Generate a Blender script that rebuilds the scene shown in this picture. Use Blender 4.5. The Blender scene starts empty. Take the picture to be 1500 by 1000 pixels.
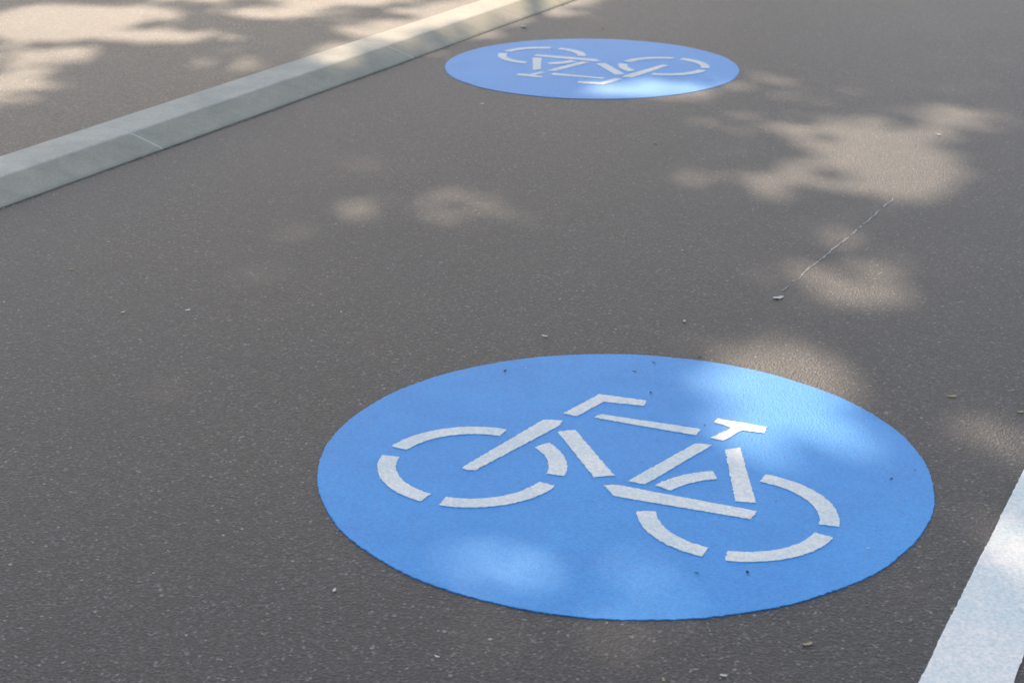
import bpy, bmesh, math, random
import numpy as np
from mathutils import Matrix, Vector, noise
random.seed(7); rng=np.random.default_rng(23)
H=1.65; TH=.36337; RO=.00339; FPX=2482.64; R=.699; C1=(.256,3.542); C2=(.375,8.029)
scene=bpy.context.scene
# ---------------------------------------------------------------- materials
def newmat(name):
    m=bpy.data.materials.new(name); m.use_nodes=True; nt=m.node_tree; return m,nt,nt.nodes['Principled BSDF']
def N(nt,t,**k):
    n=nt.nodes.new(t)
    for a,b in k.items():
        if a in n.inputs: n.inputs[a].default_value=b
        else: setattr(n,a,b)
    return n
def ramp(nt,src,stops):
    r=nt.nodes.new('ShaderNodeValToRGB'); e=r.color_ramp.elements
    while len(e)<len(stops): e.new(.5)
    for i,(p,c) in enumerate(stops): e[i].position=p; e[i].color=(c[0],c[1],c[2],1)
    nt.links.new(src,r.inputs[0]); return r.outputs[0]
def mix(nt,typ,a,b,f=1.0):
    m=nt.nodes.new('ShaderNodeMix'); m.data_type='RGBA'; m.blend_type=typ
    for s,v in ((6,a),(7,b)):
        if hasattr(v,'is_output'): nt.links.new(v,m.inputs[s])
        else: m.inputs[s].default_value=(v[0],v[1],v[2],1)
    if hasattr(f,'is_output'): nt.links.new(f,m.inputs[0])
    else: m.inputs[0].default_value=f
    return m.outputs[2]
def pos(nt): return nt.nodes.new('ShaderNodeNewGeometry').outputs['Position']
def noi(nt,p,s,d=3,r=.6):
    n=N(nt,'ShaderNodeTexNoise'); n.inputs['Scale'].default_value=s; n.inputs['Detail'].default_value=d; n.inputs['Roughness'].default_value=r
    nt.links.new(p,n.inputs['Vector']); return n.outputs['Fac']
def vor(nt,p,s):
    n=N(nt,'ShaderNodeTexVoronoi'); n.inputs['Scale'].default_value=s; nt.links.new(p,n.inputs['Vector']); return n
def bump(nt,b,h,st,dist,prev=None):
    n=N(nt,'ShaderNodeBump'); n.inputs['Strength'].default_value=st; n.inputs['Distance'].default_value=dist
    nt.links.new(h,n.inputs['Height'])
    if prev: nt.links.new(prev,n.inputs['Normal'])
    nt.links.new(n.outputs[0],b.inputs['Normal']); return n.outputs[0]
def asphalt(name,tint,rough=.55,spec=.5):
    m,nt,b=newmat(name); p=pos(nt)
    v=vor(nt,p,175); g=noi(nt,p,115,3,.8)
    stone=ramp(nt,v.outputs['Color'],[(0,(.15,.15,.17)),(.5,(.85,.85,.85)),(.78,(1.5,1.48,1.45)),(.90,(3.6,3.5,3.4)),(1,(9.0,8.7,8.3))])
    c=mix(nt,'MULTIPLY',tint,stone,.9)
    c=mix(nt,'MULTIPLY',c,ramp(nt,g,[(.3,(.35,.35,.36)),(.7,(1.65,1.64,1.62))]))
    c=mix(nt,'MULTIPLY',c,ramp(nt,noi(nt,p,22,5,.8),[(.3,(.72,.72,.73)),(.7,(1.28,1.28,1.27))]))
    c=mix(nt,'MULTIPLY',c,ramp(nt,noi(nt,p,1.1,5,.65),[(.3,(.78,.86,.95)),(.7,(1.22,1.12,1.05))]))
    nt.links.new(c,b.inputs['Base Color']); b.inputs['Roughness'].default_value=rough; b.inputs['Specular IOR Level'].default_value=spec
    n1=bump(nt,b,v.outputs['Distance'],.5,.0035); bump(nt,b,g,.5,.0035,n1)
    return m
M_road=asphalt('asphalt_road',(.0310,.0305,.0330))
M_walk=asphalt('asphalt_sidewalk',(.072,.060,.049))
def paint(name,col,rough,wear,spec):
    m,nt,b=newmat(name); p=pos(nt)
    v=vor(nt,p,190); g=noi(nt,p,120,3,.75)
    c=mix(nt,'MULTIPLY',col,ramp(nt,noi(nt,p,4,6,.7),[(.3,(.78,.91,.94)),(.7,(1.14,1.07,1.04))]))
    c=mix(nt,'MULTIPLY',c,ramp(nt,g,[(.3,(.74,.81,.87)),(.7,(1.16,1.13,1.09))]))
    dirt=ramp(nt,noi(nt,p,170,3,.6),[(.64,(0,0,0)),(.75,(1,1,1))])
    c=mix(nt,'MIX',c,(.12,.12,.12),mix(nt,'MULTIPLY',dirt,(wear,wear,wear)))
    nt.links.new(c,b.inputs['Base Color']); b.inputs['Roughness'].default_value=rough; b.inputs['Specular IOR Level'].default_value=spec
    n1=bump(nt,b,v.outputs['Distance'],.3,.003); bump(nt,b,g,.32,.003,n1)
    return m
M_blue=paint('blue_road_paint',(.024,.325,.76),.52,.4,.38)
M_white=paint('white_road_paint',(.92,.88,.80),.6,.25,.4)
def concrete(name,col):
    m,nt,b=newmat(name); p=pos(nt)
    c=mix(nt,'MULTIPLY',col,ramp(nt,noi(nt,p,5,6,.75),[(.3,(.78,.80,.80)),(.7,(1.15,1.13,1.1))]))
    c=mix(nt,'MULTIPLY',c,ramp(nt,noi(nt,p,200,3,.7),[(.3,(.75,.75,.75)),(.7,(1.2,1.2,1.2))]))
    nt.links.new(c,b.inputs['Base Color']); b.inputs['Roughness'].default_value=.85; bump(nt,b,noi(nt,p,150,4,.7),.4,.003)
    return m
M_kerb=concrete('kerb_concrete',(.62,.575,.465)); M_kerbf=concrete('kerb_concrete_slope',(.45,.41,.31))  # second concrete is a darker tone for the sloped lower face
def flat(name,c,r=.8):
    m,nt,b=newmat(name); b.inputs['Base Color'].default_value=(*c,1); b.inputs['Roughness'].default_value=r; return m
M_joint=flat('joint_mortar',(.72,.69,.60),.9)
m,nt,b=newmat('grass_earth'); p=pos(nt); M_ground=m
nt.links.new(mix(nt,'MIX',(.05,.075,.025),(.09,.08,.05),noi(nt,p,3,6,.7)),b.inputs['Base Color']); b.inputs['Roughness'].default_value=.95
m,nt,b=newmat('bark'); p=pos(nt); M_bark=m
nt.links.new(mix(nt,'MIX',(.07,.05,.035),(.16,.13,.10),noi(nt,p,14,5,.7)),b.inputs['Base Color']); b.inputs['Roughness'].default_value=.9
m,nt,b=newmat('leaf_green'); M_leaf=m; p=pos(nt)
nt.links.new(mix(nt,'MIX',(.04,.085,.02),(.08,.12,.035),noi(nt,p,2,3)),b.inputs['Base Color']); b.inputs['Roughness'].default_value=.55
# ---------------------------------------------------------------- helpers
def meshobj(name,verts,faces,mat,parent=None,mi=None):
    me=bpy.data.meshes.new(name); me.from_pydata([tuple(v) for v in verts],[],faces); me.update()
    o=bpy.data.objects.new(name,me); scene.collection.objects.link(o)
    for mm in (mat if isinstance(mat,list) else [mat]): me.materials.append(mm)
    if mi: me.polygons.foreach_set('material_index',mi)
    if parent: o.parent=parent
    return o
ANG=math.radians(26.2); T=(math.sin(ANG),math.cos(ANG)); NL=(-math.cos(ANG),math.sin(ANG))
K0=(-.69,7.78)
def along(s,w,z=0.): return (K0[0]+T[0]*s+NL[0]*w, K0[1]+T[1]*s+NL[1]*w, z)
meshobj('ground',[(-300,-300,-.01),(300,-300,-.01),(300,300,-.01),(-300,300,-.01)],[(0,1,2,3)],M_ground)
meshobj('road',[along(-60,0,0),along(-60,-7,0),along(80,-7,0),along(80,0,0)],[(0,1,2,3)],M_road)
segL=1.985; kv=[];kf=[];km=[]; jv=[];jf=[]
prof=[(0,-.02),(0,.004),(.010,.010),(.146,.050),(.156,.053),(.325,.060),(.331,.056),(.331,-.02)]
gap=.004; J0=-1.52
for k in range(-25,35):
    a=J0+k*segL+gap; b2=J0+(k+1)*segL-gap
    base=len(kv); dz=random.uniform(-.001,.001); dw=random.uniform(-.0015,.0015)
    for s in (a,b2):
        for w,z in prof: kv.append(along(s,w+dw,z+dz))
    n=len(prof)
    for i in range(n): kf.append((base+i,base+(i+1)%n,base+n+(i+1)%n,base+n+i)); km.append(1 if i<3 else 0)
    kf.append(tuple(base+i for i in range(n))); kf.append(tuple(base+n+i for i in reversed(range(n)))); km+=[0,0]
    base=len(jv)
    for s in (b2,b2+2*gap):
        for w,z in prof: jv.append(along(s,w,z+.0008))
    for i in range(n-1): jf.append((base+i,base+i+1,base+n+i+1,base+n+i))
kp=bpy.data.objects.new('kerb',None); scene.collection.objects.link(kp)
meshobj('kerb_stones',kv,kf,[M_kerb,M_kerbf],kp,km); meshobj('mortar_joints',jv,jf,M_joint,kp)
meshobj('sidewalk',[along(-60,.333,.053),along(80,.333,.053),along(80,4.2,.06),along(-60,4.2,.06)],[(0,1,2,3)],M_walk)
L0=(.7304,2.624)
def la(s,w,z): return (L0[0]+T[0]*s-NL[0]*w, L0[1]+T[1]*s-NL[1]*w, z)
lv=[];lf=[]; n=2400
for i in range(n+1):
    s=-8+i*(28/n); j=lambda o: noise.noise(Vector((s*60,o,0)))*.0025+noise.noise(Vector((s*7,o,4)))*.002
    a_=j(1); b_=.152+j(5)
    lv+= [la(s,a_,.0003),la(s,a_,.0025),la(s,b_,.0025),la(s,b_,.0003)]
for i in range(n):
    for q in range(3): lf.append((4*i+q,4*i+q+1,4*i+q+5,4*i+q+4))
meshobj('lane_line',lv,lf,M_white)
# ---------------------------------------------------------------- bicycle marking (stencil, metres from the disc centre)
P=dict(
 fork=[(-.369,-.021),(-.179,.254),(-.132,.251),(-.141,.217),(-.339,-.036),(-.364,-.032)],
 down_tube=[(-.146,.181),(-.103,.193),(-.023,-.062),(-.070,-.070)],
 handlebar=[(-.129,.293),(-.035,.416),(.080,.377),(.074,.342),(-.027,.367),(-.096,.276)],
 top_tube=[(-.055,.268),(-.037,.289),(.200,.200),(.185,.163)],
 saddle=[(.236,.241),(.246,.266),(.362,.213),(.350,.177),(.297,.193),(.247,.132),(.216,.148),(.275,.209)],
 seat_tube=[(.177,.116),(.217,.108),(.043,-.108),(.006,-.090)],
 seat_stay=[(.244,.081),(.281,.093),(.279,-.199),(.235,-.192)],
 chain_stay=[(-.050,-.112),(-.018,-.112),(.275,-.239),(.258,-.278),(-.029,-.167)])
fw=(-.346,-.008); rw=(.232,-.252)
arcs=[(fw,69,152),(fw,-15,35),(fw,-108,-30),(fw,166,240),(rw,-16,66),(rw,-103.5,-30),(rw,177,243.5),(rw,98,140)]
def marking(name,c,rot):
    e=bpy.data.objects.new(name,None); scene.collection.objects.link(e)
    e.location=(c[0],c[1],0); e.rotation_euler=(0,0,rot)
    n=2200; v=[(0,0,.002)]; low=[]
    for i in range(n):
        a=2*math.pi*i/n; rr=R+noise.noise(Vector((math.cos(a)*90,math.sin(a)*90,c[1])))*.0026+noise.noise(Vector((math.cos(a)*5,math.sin(a)*5,c[1])))*.004
        v.append((rr*math.cos(a),rr*math.sin(a),.002)); low.append((rr*math.cos(a)*1.0015,rr*math.sin(a)*1.0015,.0003))
    v+=low
    f=[(0,i+1,(i+1)%n+1) for i in range(n)]+[(i+1,n+1+i,n+1+(i+1)%n,(i+1)%n+1) for i in range(n)]
    meshobj('blue_disc',v,f,M_blue,e)
    v=[];f=[]
    def poly(pts):
        base=len(v); out=[]
        for i,pq in enumerate(pts):
            q2=pts[(i+1)%len(pts)]; L=math.hypot(q2[0]-pq[0],q2[1]-pq[1]); k=max(1,int(L/.005))
            for t in range(k):
                x=pq[0]+(q2[0]-pq[0])*t/k; y=pq[1]+(q2[1]-pq[1])*t/k
                d=.0032; out.append((x+noise.noise(Vector((x*110,y*110,3)))*d,y+noise.noise(Vector((x*110,y*110,9)))*d,.0036))
        m_=len(out); v.extend(out); v.extend([(x,y,.0022) for x,y,_ in out]); f.append(tuple(range(base,base+m_)))
        for i in range(m_): f.append((base+i,base+m_+i,base+m_+(i+1)%m_,base+(i+1)%m_))
    for pts in P.values(): poly(pts)
    for (cc,a0,a1) in arcs:
        k=40; o=[math.radians(a0+(a1-a0)*i/k) for i in range(k+1)]
        pts=[(cc[0]+.2175*math.cos(a),cc[1]+.2175*math.sin(a)) for a in o]+[(cc[0]+.175*math.cos(a),cc[1]+.175*math.sin(a)) for a in reversed(o)]
        poly(pts)
    meshobj('bicycle_symbol',v,f,M_white,e)
marking('bicycle_marking',C1,0); marking('bicycle_marking.001',C2,math.pi)
# ---------------------------------------------------------------- scratch, litter
def streak(name,pl,w0,w1,wig,cut,mat,step=.012):
    sv=[];sf=[]
    for (a,b2) in zip(pl[:-1],pl[1:]):
        L=math.hypot(b2[0]-a[0],b2[1]-a[1]); k=int(L/step); dx,dy=(b2[0]-a[0])/L,(b2[1]-a[1])/L
        for i in range(k):
            if noise.noise(Vector((a[0]*7+i*.16,a[1],0)))<cut: continue
            s=i*step; wd=random.uniform(w0,w1); o1=noise.noise(Vector((i*.15,a[1]*3,5)))*wig; o2=noise.noise(Vector(((i+1)*.15,a[1]*3,5)))*wig; base=len(sv)
            x=a[0]+dx*s-dy*o1; y=a[1]+dy*s+dx*o1; x2=a[0]+dx*(s+step)-dy*o2; y2=a[1]+dy*(s+step)+dx*o2
            sv+=[(x+dy*wd,y-dx*wd,.0012),(x2+dy*wd,y2-dx*wd,.0012),(x2-dy*wd,y2+dx*wd,.0012),(x-dy*wd,y+dx*wd,.0012)]; sf.append((base,base+1,base+2,base+3))
    meshobj(name,sv,sf,mat)
streak('road_scratch',[(.80,4.77),(.86,4.87),(.963,5.059),(1.16,5.42),(1.349,5.777)],.001,.0036,.006,-.3,flat('scratched_stone',(.34,.33,.32),.6),.008)
lm=[flat('petal_pale',(.66,.64,.56)),flat('leaf_dry_yellow',(.42,.34,.14)),flat('leaf_dry_brown',(.10,.055,.025)),flat('debris_dark',(.03,.028,.026))]
lv=[];lf=[];li=[]
def leaf(x,y,z,L,W,mi,curl=.15):
    a=random.uniform(0,6.28); ca,sa=math.cos(a),math.sin(a); base=len(lv); k=8
    for i in range(k):
        t=2*math.pi*i/k; u=math.cos(t)*L*(1+.15*random.random()); w=math.sin(t)*W*(.7+.5*random.random())
        lv.append((x+u*ca-w*sa,y+u*sa+w*ca,z+curl*(abs(u)+.5*abs(w))))
    lv.append((x,y,z)); 
    for i in range(k): lf.append((base+i,base+(i+1)%k,base+k)); li.append(mi)
for (x,y,s,mi) in [(.090,4.377,.010,0),(.488,4.501,.009,0),(1.112,3.957,.011,1),(.553,2.754,.010,1),(.056,9.060,.028,0),(.565,6.549,.012,1),(.782,4.702,.018,0),(1.258,3.857,.009,1),(-.134,7.224,.010,0),
   (-.136,2.706,.006,0),(.384,2.645,.007,0),(-.931,4.579,.008,0),(-1.113,4.559,.007,0),(-.349,2.952,.007,0),(-1.354,4.946,.008,1),(-1.848,6.741,.013,2),(.476,8.989,.012,2),(1.721,6.700,.014,0),(.274,2.630,.006,1)]:
    leaf(x,y,.002 if not x<-1.8 else .062,s,s*.5,mi)
for (x,y,s) in [(.476,3.027,.006),(.373,3.024,.005),(.501,4.211,.009),(.376,4.175,.006),(.321,4.111,.006),(.352,3.968,.005),(.857,3.467,.005),(.921,3.514,.004),(-.018,4.113,.007),(.30,3.55,.003),(.58,3.35,.003)]:
    leaf(x,y,.004,s,s*.5,3)
for i in range(90):
    x,y=random.uniform(-3,3),random.uniform(2.4,11)
    w=(x-K0[0])*NL[0]+(y-K0[1])*NL[1]
    if -.02<w<.35: continue
    leaf(x,y,.003 if w<0 else .061,random.uniform(.002,.0045),.002,random.choice([0,0,1,2,2,3]))
for i in range(2600):
    s=random.uniform(-9,7); w=-abs(random.gauss(0,.014))+.001
    if noise.noise(Vector((s*1.3,0,0)))<-.15: continue
    x,y,_=along(s,w); leaf(x,y,.001,random.uniform(.0015,.004),.002,random.choice([0,1,2,3,3,3]))
meshobj('leaf_litter',lv,lf,lm,None,li)
# ---------------------------------------------------------------- light
EL=math.radians(42); AZ=math.radians(-8)
S=np.array([math.sin(AZ)*math.cos(EL),math.cos(AZ)*math.cos(EL),math.sin(EL)])
w=bpy.data.worlds.new("World"); scene.world=w; w.use_nodes=True; nt=w.node_tree
sky=nt.nodes.new('ShaderNodeTexSky'); sky.sky_type='NISHITA'; sky.sun_disc=False; sky.sun_elevation=EL; sky.sun_rotation=AZ
sky.dust_density=2.6; sky.air_density=1.15; sky.ozone_density=1.0
nt.links.new(sky.outputs[0],nt.nodes['Background'].inputs[0]); nt.nodes['Background'].inputs[1].default_value=.215
sl=bpy.data.lights.new('sun','SUN'); sl.energy=5; sl.angle=math.radians(.5); sl.color=(1,.81,.61)
so=bpy.data.objects.new('sun',sl); scene.collection.objects.link(so); so.rotation_euler=Vector(S).to_track_quat('Z','Y').to_euler(); so.location=(-5,30,25)
scene.view_settings.view_transform='Standard'; scene.view_settings.look='None'; scene.view_settings.exposure=0
# ---------------------------------------------------------------- trees (unseen, sun side; crowns shaped to shade the lane around set sun patches)
blobs=[(1.40,6.62,.27,.38,1),(1.46,6.22,.23,.34,1),(1.34,5.95,.16,.24,1),(1.85,7.0,.2,.24,.9),(1.03,4.87,.24,.21,.65),(.90,6.04,.22,.24,.5),(1.05,5.5,.12,.3,.25),
(-.21,5.63,.26,.21,.28),(.67,4.20,.19,.18,.65),(.69,3.90,.21,.29,1),(1.18,7.63,.22,.2,.3),(.62,7.5,.28,.19,1),(.06,3.05,.26,.14,.12),(.25,2.86,.12,.12,.25),(-.06,2.85,.12,.1,.2),
(1.18,3.67,.10,.2,.45),(.93,6.9,.2,.22,.1),(2.0,7.6,.2,.2,.2),(.95,3.2,.12,.14,.1),
(-2.48,8.63,.55,.38,1),(-2.29,9.05,.45,.28,1),(-1.82,8.42,.4,.17,1),(-1.26,9.14,.34,.2,1),(-2.2,7.3,.18,.33,1),(-1.75,9.67,.42,.22,1),(-.95,9.5,.42,.22,1),
(-2.31,7.95,.27,.24,1),(-.85,8.05,.12,.28,.8),(-.62,8.6,.22,.34,1),(-.32,9.1,.27,.4,1),(.0,9.7,.33,.4,1),(.25,10.1,.33,.3,1),(-1.3,7.8,.18,.17,.3)]
def Lfun(a,b2):
    o=0
    for bx,by,rx,ry,I in blobs: o=o+I*np.exp(-(((a-bx)/rx)**2+((b2-by)/ry)**2)**2.0)
    return o
TAU=8.0; LS=.15; Z0,Z1=9.5,13.0
GX0,GX1,GY0,GY1=-4.3,3.9,1.2,11.6
n=int(TAU*(GX1-GX0)*(GY1-GY0)*math.sin(EL)/(.26*LS*LS))
gx=rng.uniform(GX0,GX1,n); gy=rng.uniform(GY0,GY1,n); z=rng.uniform(Z0,Z1,n)
Lr=np.array([.001+.03*max(0,noise.noise(Vector((a*1.1,b*.7,2)))-.1) for a,b in zip(gx,gy)])+Lfun(gx,gy)
sel=rng.random(n)<np.clip(-np.log(np.clip(Lr,4e-4,1))/TAU,0,1)
X=(gx+S[0]/S[2]*z)[sel]; Y=(gy+S[1]/S[2]*z)[sel]; Z=z[sel]; n=len(X)
trunks=[(-5.5,22.4),(-1.2,23.5),(3.2,22.6)]
d=np.array([np.hypot(X-a,Y-b) for a,b in trunks]); own=d.argmin(0)
q=rng.normal(size=(n,3)); q/=np.linalg.norm(q,axis=1)[:,None]; r2=rng.normal(size=(n,3)); u=np.cross(q,r2); u/=np.linalg.norm(u,axis=1)[:,None]; vv=np.cross(q,u)
sz=LS*rng.uniform(.75,1.25,n)[:,None]; Cc=np.c_[X,Y,Z]
quad=np.stack([Cc-u*sz*.62,Cc-vv*sz*.42,Cc+u*sz*.62,Cc+vv*sz*.42],1)
def tube(vs,fs,pts,rad,k=8):
    base=len(vs)
    for i,pnt in enumerate(pts):
        dd=(pts[min(i+1,len(pts)-1)]-pts[max(i-1,0)]).normalized(); a=dd.orthogonal().normalized(); b3=dd.cross(a)
        for j in range(k):
            t=2*math.pi*j/k; vs.append(pnt+(a*math.cos(t)+b3*math.sin(t))*rad[i])
    for i in range(len(pts)-1):
        for j in range(k): fs.append((base+i*k+j,base+i*k+(j+1)%k,base+(i+1)*k+(j+1)%k,base+(i+1)*k+j))
for ti,(tx,ty) in enumerate(trunks):
    e=bpy.data.objects.new('tree' if ti==0 else 'tree.%03d'%ti,None); scene.collection.objects.link(e)
    vs=[];fs=[]
    tr=[Vector((tx+.12*math.sin(k*1.1+ti),ty+.1*math.cos(k*1.3)-.05*k,k*1.4-.1)) for k in range(9)]
    tube(vs,fs,tr,[.34,.27,.25,.23,.2,.17,.13,.09,.04],12)
    idx=np.where(own==ti)[0]; made=0
    for k in range(400):
        if len(idx)==0 or made>=16: break
        c=Vector(Cc[rng.choice(idx)]); h=random.uniform(5.5,9.5); st=Vector((tx,ty-.3,h))
        mid=st.lerp(c,.5)+Vector((0,0,.8)); pts=[st*(1-t)**2+mid*2*t*(1-t)+c*t*t for t in np.linspace(0,1,12)]
        if max(Lfun(p_.x-S[0]/S[2]*p_.z,p_.y-S[1]/S[2]*p_.z) for p_ in pts)>.12: continue
        made+=1
        tube(vs,fs,pts,[.075*(1-.85*t)+.005 for t in np.linspace(0,1,12)],6)
    meshobj('trunk_and_limbs',vs,fs,M_bark,e)
    qv=quad[idx].reshape(-1,3); qf=np.arange(len(qv)).reshape(-1,4)
    meshobj('foliage',qv.tolist(),qf.tolist(),M_leaf,e)
# ---------------------------------------------------------------- camera
cd=bpy.data.cameras.new('camera'); cam=bpy.data.objects.new('camera',cd); scene.collection.objects.link(cam); scene.camera=cam
F=Vector((0,math.cos(TH),-math.sin(TH)));R0=Vector((1,0,0));U0=Vector((0,math.sin(TH),math.cos(TH)))
rr=R0*math.cos(RO)+U0*math.sin(RO); uu=-R0*math.sin(RO)+U0*math.cos(RO)
mw=Matrix.Identity(4)
for i in range(3): mw[i][0]=rr[i];mw[i][1]=uu[i];mw[i][2]=-F[i]
mw[2][3]=H; cam.matrix_world=mw
cd.lens=FPX/1500*36; cd.sensor_width=36; cd.clip_end=2000
cd.dof.use_dof=True; cd.dof.focus_distance=4.2; cd.dof.aperture_fstop=8
print("LEAVES",n)
